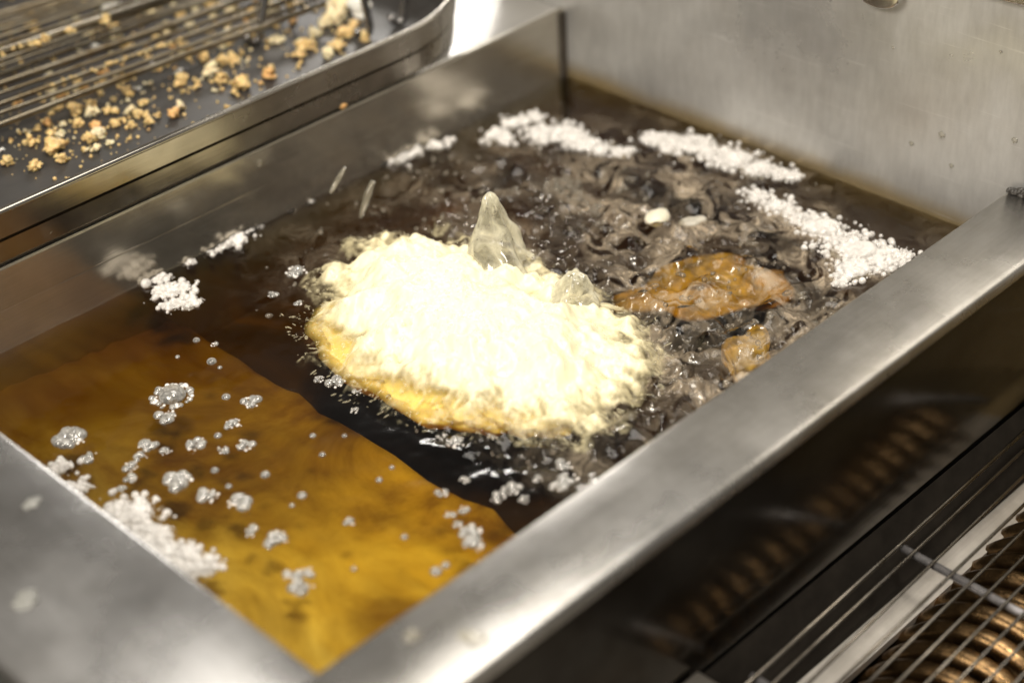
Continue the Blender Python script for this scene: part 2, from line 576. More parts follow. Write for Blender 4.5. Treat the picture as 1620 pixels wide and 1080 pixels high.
def m_mound():
    mt, nt, out = new_mat('cutlet_foam')
    tr = N(nt, 'ShaderNodeBsdfTransparent')
    p = N(nt, 'ShaderNodeBsdfPrincipled', Roughness=0.35)
    at = N(nt, 'ShaderNodeAttribute', attribute_name='dens')
    tc = N(nt, 'ShaderNodeTexCoord')
    n1 = N(nt, 'ShaderNodeTexNoise', Scale=75.0, Detail=9.0, Roughness=0.66, Distortion=1.2)
    nt.links.new(tc.outputs['Object'], n1.inputs['Vector'])
    c = ramp(nt, at.outputs['Fac'], [(0.0, (0.70, 0.62, 0.38)), (0.5, (0.80, 0.71, 0.44)), (1.0, (0.88, 0.82, 0.58))])
    nt.links.new(c.outputs[0], p.inputs['Base Color'])
    b = N(nt, 'ShaderNodeBump', Strength=0.3, Distance=0.0012)
    nt.links.new(n1.outputs['Fac'], b.inputs['Height'])
    nt.links.new(b.outputs[0], p.inputs['Normal'])
    ad = N(nt, 'ShaderNodeMath', operation='MULTIPLY_ADD')
    ad.inputs[1].default_value = 0.14
    nt.links.new(n1.outputs['Fac'], ad.inputs[0])
    nt.links.new(at.outputs['Fac'], ad.inputs[2])
    o = ramp(nt, ad.outputs[0], [(0.08, (0, 0, 0)), (0.85, (1, 1, 1))])
    mx = N(nt, 'ShaderNodeMixShader')
    nt.links.new(o.outputs[0], mx.inputs[0])
    nt.links.new(tr.outputs[0], mx.inputs[1])
    nt.links.new(p.outputs[0], mx.inputs[2])
    nt.links.new(mx.outputs[0], out.inputs[0])
    return mt


M['mound'] = m_mound()


def m_film():
    mt, nt, out = new_mat('froth_film')
    tr = N(nt, 'ShaderNodeBsdfTransparent')
    p = N(nt, 'ShaderNodeBsdfPrincipled', Roughness=0.12)
    p.inputs['Base Color'].default_value = (0.50, 0.41, 0.30, 1)
    at = N(nt, 'ShaderNodeAttribute', attribute_name='dens')
    mx = N(nt, 'ShaderNodeMixShader')
    nt.links.new(at.outputs['Fac'], mx.inputs[0])
    nt.links.new(tr.outputs[0], mx.inputs[1])
    nt.links.new(p.outputs[0], mx.inputs[2])
    nt.links.new(mx.outputs[0], out.inputs[0])
    return mt


M['film'] = m_film()

# ------------------------------------------------------------------ the setting
XF, XB = 0.2365, 0.668          # inner faces of the vat, front and back
YR, YL = 0.3560, 0.6510         # right and left
ZR, ZL = 0.031, 0.043           # rim heights above the oil
ZB = -0.20                      # worktop below
o = box('worktop', -0.25, 1.05, -0.25, 1.25, ZB - 0.03, ZB, M['steel_dark'], bw=0)
tag(o, kind='structure')
o = box('side_counter', 0.02, XB - 0.0006, YL + 0.0025, 1.22, ZB, ZL, M['steel_counter'])
tag(o, kind='structure')

# ------------------------------------------------------------------ the fryer
fryer = empty('deep_fryer', (0.45, 0.50, ZB))
tag(fryer, 'brushed steel deep fryer vat with tall backsplash, full of hot oil', 'fryer')
# left wall with a shallow fold along its length
prof = [(YL, -0.15), (YL, 0.0215), (YL + 0.00005, 0.0220), (YL, 0.0225), (YL - 0.0001, ZL - 0.0012), (YL + 0.0002, ZL), (YL + 0.0022, ZL - 0.0002), (YL + 0.0022, -0.15)]
v, f = extrude_profile(prof, 'x', 0.15, XB + 0.002)
mk('left_wall', v, f, M['steel_wall'], fryer)
# right wall, its broad flat rim and the outer skirt
box('right_wall', 0.15, XB + 0.002, YR - 0.0035, YR, -0.15, ZR - 0.0025, M['steel_wall'], fryer, 0.0004)
v, f = extrude_profile([(YR + 0.0008, ZR - 0.002), (YR + 0.0004, ZR - 0.0004), (YR - 0.0012, ZR), (0.3190, ZR + 0.0004), (0.3164, ZR - 0.0006),
                        (0.3155, ZR - 0.004), (0.3155, ZR - 0.006), (0.322, ZR - 0.006), (0.322, ZR - 0.002)], 'x', 0.13, XB + 0.0005)
o = mk('right_rim', v, f, M['steel_rim'], fryer)
bevel(o, 0.0006, 2)
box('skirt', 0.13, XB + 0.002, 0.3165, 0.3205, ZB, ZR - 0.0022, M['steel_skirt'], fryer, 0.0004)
# front wall and its wide folded rim
box('front_wall', XF - 0.0035, XF, YR - 0.004, YL + 0.002, -0.15, ZR - 0.0025, M['steel_wall'], fryer, 0.0004)
v, f = extrude_profile([(XF + 0.0008, ZR - 0.0035), (XF + 0.0002, ZR - 0.0006), (XF - 0.0015, ZR), (0.2085, ZR - 0.0014), (0.1690, ZR - 0.0010), (0.1665, ZR - 0.0016),
                        (0.1655, ZR - 0.004), (0.1655, ZR - 0.008), (0.17, ZR - 0.008), (0.171, ZR - 0.003)], 'y', YR - 0.001, YL + 0.10)
o = mk('front_rim', v, f, M['steel_front'], fryer)
bevel(o, 0.0006, 2)
# backsplash
box('backsplash', XB, XB + 0.004, 0.10, 0.70, -0.15, 0.29, M['steel_splash'], fryer, 0.0006)
v, f = extrude_profile([(YL + 0.0012, -0.05), (YL - 0.0022, -0.05), (YL - 0.0022, ZL - 0.002), (YL + 0.0012, ZL - 0.002)], 'x', XB - 0.0030, XB + 0.001)
mk('corner_seam', v, f, M['steel_dark'], fryer)
box('vat_floor', 0.15, XB, YR - 0.002, YL + 0.001, -0.052, -0.046, M['vat_floor'], fryer, 0)
# submerged step: the shallow end of the vat
zs0, zs1 = -0.013, -0.027
xe = 0.379
n = 40
v = []
hs = noise2(n, n, 0.3 / n, 0.02, 0.2, 3)
for i in range(n):
    for j in range(n):
        x = XF - 0.002 + (xe - XF + 0.002) * i / (n - 1)
        y = YR - 0.002 + (YL - YR + 0.003) * j / (n - 1)
        z = zs0 + (zs1 - zs0) * (i / (n - 1)) + 0.0007 * hs[i, j]
        v.append((x + (0.0006 * hs[0, j] if i == n - 1 else 0), y, z))
fa = [(i * n + j, (i + 1) * n + j, (i + 1) * n + j + 1, i * n + j + 1) for i in range(n - 1) for j in range(n - 1)]
k0 = len(v)
for j in range(n):
    x, y, z = v[(n - 1) * n + j]
    v.append((x + 0.002, y, z - 0.0030))
for j in range(n):
    x, y, z = v[(n - 1) * n + j]
    v.append((x + 0.0045, y, -0.0475))
fa += [((n - 1) * n + j, k0 + j, k0 + j + 1, (n - 1) * n + j + 1) for j in range(n - 1)]
fa += [(k0 + j, k0 + n + j, k0 + n + j + 1, k0 + j + 1) for j in range(n - 1)]
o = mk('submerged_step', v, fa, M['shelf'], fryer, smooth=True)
# baked residue where the right rim meets the backsplash
cen, rad = [], []
for i in range(46):
    t = random.random()
    cen.append((XB - 0.0015 - random.random() * 0.003, 0.3560 - t * 0.016, ZR + 0.0006 + random.random() * 0.002 * (1 - abs(t - .4))))
    rad.append(0.0006 + random.random() * 0.0012)
v, f = spheres_vf(cen, rad, 1)
o = mk('burnt_residue', v, f, M['grime'], fryer, smooth=True)
o['kind'] = 'stuff'
o['label'] = 'black burnt residue where rim meets backsplash'

# ------------------------------------------------------------------ the oil
DX = 0.0009
gx = np.arange(XF - 0.0012, XB + 0.0012, DX)
gy = np.arange(YR - 0.0012, YL + 0.0012, DX)
nx, ny = len(gx), len(gy)
GX, GY = np.meshgrid(gx, gy, indexing='ij')


def smooth01(a, lo, hi):
    t = np.clip((a - lo) / (hi - lo), 0, 1)
    return t * t * (3 - 2 * t)


def bump_at(p, rx):
    c = on(p)
    return np.exp(-((GX - c[0]) ** 2 + (GY - c[1]) ** 2) / (2 * rx ** 2))


boil = np.clip(0.9 * bump_at((1080, 420), 0.055) + 0.8 * bump_at((1010, 600), 0.04) + 0.55 * bump_at((900, 300), 0.05)
               + 0.7 * bump_at((750, 700), 0.035) + 0.6 * bump_at((1150, 560), 0.045) + 0.45 * bump_at((560, 430), 0.03)
               + 0.3 * bump_at((700, 300), 0.05), 0, 1.2)
boil *= 0.12 + 0.88 * smooth01(GX, 0.36, 0.41)
calm = 1 - 0.8 * bump_at((1380, 330), 0.02)
h = (0.00012 * noise2(nx, ny, DX, 0.02, 0.12, 1) + 0.00002 * noise2(nx, ny, DX, 0.006, 0.02, 8)
     + boil * calm * (0.0015 * noise2(nx, ny, DX, 0.008, 0.045, 2, -1.5) + 0.00020 * noise2(nx, ny, DX, 0.0035, 0.012, 4, -1.2)
                      + 0.00003 * noise2(nx, ny, DX, 0.0022, 0.005, 5)))
# meniscus against the walls
dw = np.minimum.reduce([GX - XF, XB - GX, GY - YR, YL - GY])
h += 0.0010 * np.exp(-np.clip(dw, 0, 1) / 0.0025)
OILH = h


def oil_z(x, y):
    i = int(np.clip((x - gx[0]) / DX, 0, nx - 1))
    j = int(np.clip((y - gy[0]) / DX, 0, ny - 1))
    return OILH[i, j]


top = np.stack([GX, GY, h], -1).reshape(-1, 3)
idx = np.arange(nx * ny).reshape(nx, ny)
quads = np.stack([idx[:-1, :-1], idx[1:, :-1], idx[1:, 1:], idx[:-1, 1:]], -1).reshape(-1, 4)
ring = np.concatenate([idx[:, 0], idx[-1, 1:], idx[-2::-1, -1], idx[0, -2:0:-1]])
low = top[ring].copy()
low[:, 2] = -0.1455
vb = np.concatenate([top, low, [[gx.mean(), gy.mean(), -0.1455]]])
b0 = nx * ny
nr = len(ring)
side = np.stack([ring, b0 + np.arange(nr), b0 + (np.arange(nr) + 1) % nr, np.roll(ring, -1)], -1)
side = side[:, ::-1]
faces = [tuple(q) for q in quads.tolist()] + [tuple(q) for q in side[:, ::-1].tolist()]
faces += [(b0 + nr, b0 + (i + 1) % nr, b0 + i) for i in range(nr)]
oil = mk('frying_oil', vb, faces, M['oil'], origin=(0.45, 0.5, 0.0), smooth=True)
tag(oil, 'hot frying oil, amber over the shallow step and dark brown beyond', 'oil', kind='stuff')


# ------------------------------------------------------------------ foam along the walls
def foam_heap(name, label, spots, mat, per=1.0, rmin=0.00022, rmax=0.0020, pile=1.1, cat='foam'):
    cen, rad, lumps = [], [], []
    for (px, py, rp) in spots:
        c = on((px, py))
        s = rp * 0.00029
        lv, lf = ICO[3]
        gg = np.random.default_rng(int(px * 7 + py))
        dl = 0.22 * np.sin(lv @ (gg.normal(size=3) * 2.5) + 1) + 0.14 * np.sin(lv @ (gg.normal(size=3) * 5)) + 0.09 * np.sin(lv @ (gg.normal(size=3) * 9)) + 0.06 * np.sin(lv @ (gg.normal(size=3) * 16)) + 0.05 * np.sin(lv @ (gg.normal(size=3) * 24))
        lumps.append((lv * (1 + dl)[:, None] * [s * 0.95, s * 0.95, s * 0.40] + [c[0], c[1], oil_z(c[0], c[1]) - 0.0004], lf))
        nb = int(per * 170 * (s / 0.006) ** 2)
        for _ in range(max(nb, 6)):
            a = random.random() * 2 * math.pi
            q = math.sqrt(random.random())
            q *= random.choice((0.7, 0.9, 1.0, 1.3, 1.6))
            x = c[0] + s * 1.5 * q * math.cos(a) * random.uniform(0.6, 1.1)
            y = c[1] + s * 1.5 * q * math.sin(a) * random.uniform(0.6, 1.1)
            if not (XF < x < XB - 0.001 and YR < y < YL - 0.001):
                continue
            r = (rmin + (rmax - rmin) * random.random() ** 4) * (1.5 if random.random() < 0.02 else 1)
            z = oil_z(x, y) + r * 0.25 + pile * s * 0.35 * max(0, 1 - q) * random.random()
            cen.append((x, y, z))
            rad.append(r)
    v, f = spheres_vf(cen, rad, 1)
    if mat is M['foam']:
        for lv, lf in lumps:
            lv[:, 0] = np.clip(lv[:, 0], XF + 0.0004, XB - 0.0004)
            lv[:, 1] = np.clip(lv[:, 1], YR + 0.0004, YL - 0.0004)
            f = np.concatenate([f, lf + len(v)])
            v = np.concatenate([v, lv])
    o = mk(name, v, f, mat, origin=tuple(np.mean(cen, axis=0) * [1, 1, 0]), smooth=True)
    return tag(o, label, cat, 'foam heaps on the oil', 'stuff')


foam_heap('foam', 'thick white foam lying against the foot of the backsplash',
          [(1035, 222, 22), (1065, 232, 26), (1100, 228, 28), (1135, 246, 26), (1165, 255, 26), (1200, 268, 22), (1235, 276, 20), (1255, 280, 12)], M['foam'])
foam_heap('foam', 'broad white foam drift running up to the right rim',
          [(1200, 312, 20), (1235, 328, 22), (1265, 345, 20), (1300, 362, 26), (1335, 385, 32), (1370, 402, 34), (1400, 412, 30), (1425, 405, 18), (1350, 425, 24), (1330, 440, 14)], M['foam'])
foam_heap('foam', 'pinkish foam raft in front of the back left corner',
          [(785, 215, 18), (815, 195, 20), (845, 187, 16), (860, 212, 26), (890, 215, 28), (920, 225, 24), (950, 236, 16), (985, 242, 14), (800, 222, 14)], M['foam'])
foam_heap('foam', 'thin foam strip along the left wall beyond the splash',
          [(600, 255, 16), (630, 246, 22), (655, 236, 18), (690, 230, 14), (710, 222, 9), (485, 318, 10), (450, 330, 8)], M['foam'], 0.7)
foam_heap('foam', 'foam clump against the left wall next to the flying drops',
          [(345, 388, 16), (365, 380, 22), (385, 365, 16), (405, 358, 10), (330, 398, 10), (300, 415, 10)], M['foam'], 0.8)
foam_heap('foam', 'foam clump at the left wall above the submerged step edge',
          [(235, 435, 13), (252, 440, 16), (262, 462, 18), (285, 458, 18), (295, 478, 16), (270, 482, 12), (310, 478, 9)], M['foam'], 0.9)
foam_heap('foam', 'long white foam heap beside the front rim',
          [(92, 740, 14), (125, 772, 13), (185, 805, 18), (210, 818, 22), (235, 842, 22), (225, 800, 13), (255, 855, 15), (262, 878, 20), (290, 885, 22), (310, 898, 18), (332, 893, 12), (240, 870, 12)], M['foam'], 1.0, pile=0.8)
foam_heap('foam', 'grey loose foam between splash peak and back wall',
          [(885, 295, 14), (905, 305, 14), (925, 318, 12), (945, 335, 10), (985, 300, 7), (1000, 288, 6), (950, 360, 8), (960, 390, 6)], M['froth'], 1.2)

# froth thrown over the boiling half
cen, rad, ax = [], [], []
g = np.random.default_rng(5)
clump = noise2(nx, ny, DX, 0.006, 0.05, 21, -0.8)
tries = 0
while len(cen) < 1100 and tries < 200000:
    tries += 1
    i, j = g.integers(0, nx), g.integers(0, ny)
    x, y = gx[i], gy[j]
    if x < 0.375 or not (YR + 0.001 < y < YL - 0.002 and x < XB - 0.002):
        continue
    pr = boil[i, j] * smooth01(clump[i, j], 0.1, 1.6) * 0.9
    if g.random() > pr:
        continue
    r = 0.0003 + 0.0011 * g.random() ** 3
    dd = np.array([x - 0.43, y - 0.49, 0.0])
    dd = dd / np.linalg.norm(dd) + g.normal(size=3) * [0.5, 0.5, 0]
    ax.append(dd / np.linalg.norm(dd) * (1.0 + 1.2 * g.random() ** 2))
    cen.append((x + g.normal() * 3e-4, y + g.normal() * 3e-4, OILH[i, j] + r * 0.1))
    rad.append(r)
v, f = spheres_vf(cen, rad, 1, np.array(ax))
o = mk('froth', v, f, M['froth'], origin=(0.5, 0.5, 0), smooth=True)
tag(o, 'fine bubbly froth scattered over the boiling dark oil', 'froth', kind='stuff')


# a thin torn film of froth riding on the boiling oil
wi = (18 * noise2(nx, ny, DX, 0.015, 0.06, 61, -1.5)).astype(int)
wj = (18 * noise2(nx, ny, DX, 0.015, 0.06, 62, -1.5)).astype(int)
II, JJ = np.meshgrid(np.arange(nx), np.arange(ny), indexing='ij')
fa_ = noise2(nx, ny, DX, 0.009, 0.07, 63, -1.6)
patch = smooth01(noise2(nx, ny, DX, 0.02, 0.09, 65, -1.0), -0.9, 1.1)
fb_ = noise2(nx, ny, DX, 0.0025, 0.012, 64, -1.0)
fa_ = fa_[(II + wi) % nx, (JJ + wj) % ny]
fb_ = fb_[(II + wi // 2) % nx, (JJ + wj // 2) % ny]
torn = (0.25 + 0.95 * patch) * (0.55 * np.clip(1 - np.abs(fa_) * 0.8, 0, 1) + 0.45 * smooth01(fb_ + 0.5 * fa_, -0.3, 2.0) + 0.55 * smooth01(fa_, 0.5, 2.2))
zone = np.clip(0.9 * bump_at((1080, 430), 0.06) + 0.8 * bump_at((1180, 380), 0.05) + 0.55 * bump_at((1000, 290), 0.05) + 0.6 * bump_at((1120, 570), 0.045)
               + 0.55 * bump_at((1010, 620), 0.03) + 0.5 * bump_at((800, 730), 0.03) + 0.30 * bump_at((720, 290), 0.04) + 0.35 * bump_at((540, 400), 0.025) + 0.22 * bump_at((640, 670), 0.02), 0, 1)
zone *= smooth01(GX, 0.375, 0.40) * smooth01(dw, 0.0, 0.006) * (1 - 0.9 * bump_at((1400, 340), 0.018))
film = np.clip(zone * torn * 0.60, 0, 0.72)
kf = film > 0.012
ok = kf[:-1, :-1] | kf[1:, :-1] | kf[1:, 1:] | kf[:-1, 1:]
idx = np.arange(nx * ny).reshape(nx, ny)
q = np.stack([idx[:-1, :-1], idx[1:, :-1], idx[1:, 1:], idx[:-1, 1:]], -1)[ok]
used = np.unique(q)
rem = np.full(nx * ny, -1)
rem[used] = np.arange(len(used))
V = np.stack([GX.ravel(), GY.ravel(), (OILH + 0.0003 + 0.0010 * film).ravel()], 1)[used]
o = mk('froth_film', V, rem[q], M['film'], origin=(0.5, 0.5, 0), smooth=True)
at = o.data.attributes.new('dens', 'FLOAT', 'POINT')
at.data.foreach_set('value', film.ravel()[used].astype(np.float32))
tag(o, 'torn greyish froth film swirling on the boiling oil', 'froth', kind='stuff')

# ------------------------------------------------------------------ bubbles that stand alone on the amber oil
def bubble_cluster(px, py, rp, nb, label, group, ring=False, stretch=1.0):
    c = on((px, py))
    s = rp * 0.00029
    cen, rad = [], []
    if ring:
        cen.append((c[0], c[1], 0.0)); rad.append(s * 0.72)
        for k in range(nb):
            a = 2 * math.pi * k / nb + random.random() * 0.2
            q = s * random.uniform(0.85, 1.05)
            cen.append((c[0] + q * math.cos(a), c[1] + q * math.sin(a), 0.0003))
            rad.append(s * random.uniform(0.10, 0.24))
    else:
        for k in range(nb):
            a = random.random() * 2 * math.pi
            q = s * 0.75 * math.sqrt(random.random()) if nb > 1 else 0
            r = s * random.uniform(0.25, 0.55) if nb > 1 else s
            cen.append((c[0] + q * math.cos(a) * stretch, c[1] + q * math.sin(a), r * 0.15))
            rad.append(r)
    nclear = len(cen)
    if nb > 1:
        for k in range(nb * 2):
            a = random.random() * 2 * math.pi
            q = s * (random.uniform(0.8, 1.05) if ring else 0.95 * math.sqrt(random.random()))
            r = s * random.uniform(0.05, 0.15)
            cen.append((c[0] + q * math.cos(a) * stretch, c[1] + q * math.sin(a), r * 0.4 + (0 if ring else 0.25 * s * random.random() * (1 - q / s / 1.05))))
            rad.append(max(r, 0.00035))
    v, f = spheres_vf(cen, rad, 2)
    v[:, 2] = np.where(v[:, 2] < 0.0001, 0.0001 + 0.02 * v[:, 2], v[:, 2] * 0.8)
    o = mk('bubble_cluster' if nb > 1 else 'oil_bubble', v, f, M['bubble'], origin=(c[0], c[1], 0), smooth=True)
    if nb > 1:
        o.data.materials.append(M['foam_core'])
        mi = np.zeros(len(f), dtype=np.int32)
        mi[nclear * len(ICO[2][1]):] = 1
        o.data.polygons.foreach_set('material_index', mi)
    return tag(o, label, 'bubbles', group)


bubble_cluster(273, 627, 30, 16, 'big clear bubble ringed by tiny ones on the amber oil', None, True)
bubble_cluster(262, 660, 17, 9, 'milky bubble cluster right below the big ringed bubble', None)
GRP = 'small bubble clusters on the amber oil'
LBL = 'small white bubble cluster floating on the amber oil'
for (px, py, rp, nb) in [(369, 672, 15, 7), (397, 637, 15, 10), (110, 695, 26, 14), (142, 724, 14, 6), (235, 704, 16, 8), (262, 715, 10, 4), (222, 724, 12, 6),
                         (205, 740, 13, 6), (208, 757, 10, 5), (190, 775, 10, 5), (310, 703, 17, 9), (352, 713, 11, 4), (388, 704, 15, 8), (282, 762, 22, 13),
                         (328, 785, 17, 9), (380, 795, 19, 10), (398, 840, 12, 4), (440, 852, 17, 7), (425, 862, 9, 3), (466, 910, 15, 5), (484, 906, 12, 4), (478, 930, 16, 6),
                         (745, 842, 17, 9), (750, 862, 15, 7), (725, 830, 8, 3), (733, 806, 10, 3), (712, 815, 9, 3), (700, 781, 10, 4), (553, 825, 10, 4), (340, 545, 8, 3)]:
    if px > 690:
        bubble_cluster(px, py, rp, nb, 'white bubble cluster over the step edge close to the right rim', 'bubbles at the step edge by the right rim')
    elif (px, py) == (397, 637):
        bubble_cluster(px, py, rp, nb, 'soft round dot of froth alone beside the big ringed bubble', None)
    elif (px, py) == (110, 695):
        bubble_cluster(px, py, rp, nb, 'largest milky bubble cluster, next to the front rim near the left wall', None)
    elif px < 240 and py > 700 and px > 150:
        bubble_cluster(px, py, rp, nb, 'bubble cluster in the curved chain leading to the front rim foam', 'curved chain of bubbles on the amber oil')
    elif py > 900:
        bubble_cluster(px, py, rp, nb, 'bubble cluster of the trio near the front corner of the vat', 'trio of bubble clusters')
    else:
        bubble_cluster(px, py, rp, nb, LBL, GRP)
GRP = 'single bubbles on the amber oil'
LBL = 'tiny single bubble on the amber oil'
for (px, py, rp) in [(311, 539, 6), (335, 573, 8), (281, 565, 4), (348, 582, 4), (345, 690, 6), (478, 785, 7), (340, 745, 6), (362, 770, 5), (420, 752, 7), (462, 800, 4),
                     (495, 690, 5), (510, 720, 5), (545, 690, 4), (600, 760, 5), (640, 850, 5), (690, 905, 8), (705, 895, 6), (560, 900, 4), (620, 740, 4), (358, 629, 7)]:
    bubble_cluster(px, py, rp, 1, LBL, GRP)
GRP = 'bubbles in the dark strip of oil'
LBL = 'pale bubble cluster on the dark oil between rim and cutlet'
for (px, py, rp, nb) in [(897, 735, 14, 6), (900, 758, 16, 8), (885, 770, 14, 7), (815, 775, 14, 6), (788, 788, 11, 5), (735, 760, 9, 4), (720, 702, 14, 7), (800, 778, 9, 4), (850, 758, 8, 4), (830, 790, 9, 4),
                         (530, 605, 16, 8), (505, 600, 10, 5), (565, 620, 8, 4), (560, 650, 8, 3), (470, 430, 20, 8), (432, 466, 10, 4), (470, 480, 9, 4), (700, 692, 10, 4), (780, 690, 9, 3)]:
    if px < 480:
        bubble_cluster(px, py, rp, nb, 'clear bubble cluster on black oil between left wall and cutlet', 'bubbles between left wall and cutlet')
    elif px < 600:
        bubble_cluster(px, py, rp, nb, 'bubble cluster between the cutlet and the amber step edge', 'bubbles between cutlet and step')
    else:
        bubble_cluster(px, py, rp, nb, LBL, GRP)

# ------------------------------------------------------------------ the frying cutlet
OUT = [(482, 505), (486, 548), (520, 590), (570, 628), (630, 655), (700, 676), (760, 682), (820, 690), (880, 708), (930, 692), (972, 660), (1005, 622), (1030, 575), (1010, 535),
       (975, 505), (930, 485), (880, 460), (835, 430), (790, 412), (730, 398), (670, 388), (610, 388), (560, 400), (520, 430), (494, 465)]
cut0 = on((750, 540))
cut = empty('frying_cutlet', (cut0[0], cut0[1], 0.0))
tag(cut, 'battered cutlet frying under a bright cream mound of bubbling foam', 'cutlet')
POLY = np.array([on(p)[:2] for p in OUT])
D2 = 0.0006
bx = np.arange(POLY[:, 0].min() - 0.018, POLY[:, 0].max() + 0.018, D2)
by = np.arange(POLY[:, 1].min() - 0.018, POLY[:, 1].max() + 0.018, D2)
BX, BY = np.meshgrid(bx, by, indexing='ij')
mxn, myn = BX.shape
na = noise2(mxn, myn, D2, 0.005, 0.04, 31, -2.0).ravel()
nb_ = noise2(mxn, myn, D2, 0.002, 0.008, 32, -1.0).ravel()
MP = (POLY - POLY.mean(0)) * 0.95 + POLY.mean(0) + [0.004, 0.001]
sd = poly_sd(np.stack([BX.ravel(), BY.ravel()], 1), MP) + 0.0040 * na
# froth is drawn out in streaks away from the middle
mcx, mcy = MP.mean(0)
th = (np.arctan2(BY.ravel() - mcy, BX.ravel() - mcx) / (2 * np.pi)) % 1.0
gs = np.random.default_rng(77)


def streak(nth, nr_, rscale):
    tab_ = gs.random((nth, nr_))
    u = (th * nth + 0.7 * na) % nth
    r_ = np.clip((sd + 0.03) / rscale, 0, nr_ - 1.001)
    i0 = np.floor(u).astype(int) % nth
    j0 = np.floor(r_).astype(int)
    fu, fr_ = u - np.floor(u), r_ - j0
    fu, fr_ = fu * fu * (3 - 2 * fu), fr_ * fr_ * (3 - 2 * fr_)
    i1, j1 = (i0 + 1) % nth, np.minimum(j0 + 1, nr_ - 1)
    return (tab_[i0, j0] * (1 - fu) * (1 - fr_) + tab_[i1, j0] * fu * (1 - fr_) + tab_[i0, j1] * (1 - fu) * fr_ + tab_[i1, j1] * fu * fr_)


st_ = 0.62 * streak(64, 12, 0.010) + 0.38 * streak(170, 20, 0.005)
oi = np.clip(((BX.ravel() - gx[0]) / DX).astype(int), 0, nx - 1)
oj = np.clip(((BY.ravel() - gy[0]) / DX).astype(int), 0, ny - 1)
base = OILH[oi, oj]
wgt = smooth01(sd, -0.012, 0.015)
hh = base * (1 - wgt) + 0.0004 + 0.0195 * smooth01(sd, -0.016, 0.046) + wgt * (0.0007 * na + 0.00015 * nb_) + 0.0006 * (st_ - 0.5)
ww = np.clip(-(BX.ravel() - mcx) / 0.06, 0, 1)      # the froth is thin on the side of the step
dens = smooth01(sd - 0.007 * ww + 0.024 * (st_ - 0.5) + 0.0012 * nb_, -0.014, 0.017)
keep = (sd > -0.015).reshape(mxn, myn)
idx = np.arange(mxn * myn).reshape(mxn, myn)
q = np.stack([idx[:-1, :-1], idx[1:, :-1], idx[1:, 1:], idx[:-1, 1:]], -1)
ok = keep[:-1, :-1] & keep[1:, :-1] & keep[1:, 1:] & keep[:-1, 1:]
q = q[ok]
used = np.unique(q)
rem = np.full(mxn * myn, -1)
rem[used] = np.arange(len(used))
V = np.stack([BX.ravel(), BY.ravel(), hh], 1)[used]
mound = mk('foam_mound', V, rem[q], M['mound'], cut, smooth=True)
at = mound.data.attributes.new('dens', 'FLOAT', 'POINT')
at.data.foreach_set('value', dens[used].astype(np.float32))
mound['kind'] = 'stuff'
HM = hh.reshape(mxn, myn)
SDM = sd.reshape(mxn, myn)
# the coated cutlet body just under it
n1_, n2_ = 60, 16
CP = (POLY - POLY.mean(0)) * 0.90 + POLY.mean(0) + [-0.003, 0.003]
cx, cy = CP.mean(0)
v = []
for ring_i in range(n2_):
    s = 1 - ring_i / (n2_ - 1)
    for k in range(len(POLY) * 3):
        a = CP[(k // 3) % len(POLY)] * (1 - (k % 3) / 3) + CP[(k // 3 + 1) % len(POLY)] * ((k % 3) / 3)
        ang = 2 * math.pi * k / (len(POLY) * 3)
        wb = 1 + s * (0.035 * math.sin(5 * ang + 1) + 0.03 * math.sin(11 * ang + 2) + 0.02 * math.sin(23 * ang))
        x, y = cx + (a[0] - cx) * s * wb, cy + (a[1] - cy) * s * wb
        wob = 0.0009 * math.sin(31 * x * 40 + 3 * math.sin(y * 300)) + 0.0006 * math.sin(y * 900 + x * 500)
        v.append((x, y, -0.0022 + 0.0040 * math.sqrt(max(0, 1 - s ** 4)) + 0.5 * wob * (1 - s ** 6)))
nk = len(POLY) * 3
fa = [(r_ * nk + k, r_ * nk + (k + 1) % nk, (r_ + 1) * nk + (k + 1) % nk, (r_ + 1) * nk + k) for r_ in range(n2_ - 1) for k in range(nk)]
k0 = len(v)
v += [(cx + (p[0] - cx) * 0.86, cy + (p[1] - cy) * 0.86, -0.012) for p in v[:nk]]
fa += [(k, k0 + k, k0 + (k + 1) % nk, (k + 1) % nk) for k in range(nk)]
mk('batter_crust', v, fa, M['batter'], cut, smooth=True)
# bubbles riding on the foam, and drawn-out ones round its edge
g = np.random.default_rng(9)
cen, rad, ax = [], [], []
ii = np.argwhere(SDM > -0.003)
for (i, j) in ii[g.integers(0, len(ii), 1000)]:
    r = 0.0003 + 0.0009 * g.random() ** 2.5
    cen.append((BX[i, j], BY[i, j], max(HM[i, j], 0) - r * 0.25)); rad.append(r)
v, f = spheres_vf(cen, rad, 1)
o = mk('bubbles', v, f, M['cream_bubble'], cut, smooth=True)
o['kind'] = 'stuff'
cen, rad, ax = [], [], []
ii = np.argwhere((SDM < 0.012) & (SDM > -0.013))
for (i, j) in ii[g.integers(0, len(ii), 1100)]:
    d = np.array([BX[i, j] - cx, BY[i, j] - cy, 0.0])
    d /= np.linalg.norm(d)
    d = d + g.normal(size=3) * [0.5, 0.5, 0.05]
    d /= np.linalg.norm(d)
    r = 0.00013 + 0.00022 * g.random() ** 2
    cen.append((BX[i, j], BY[i, j], max(HM[i, j], 0) + r * 0.3)); rad.append(r)
    ax.append(d * (2.0 + 6 * g.random() ** 2))
v, f = spheres_vf(cen, rad, 1, np.array(ax))
o = mk('foam_wisps', v, f, M['cream_bubble'], cut, smooth=True)
o['kind'] = 'stuff'


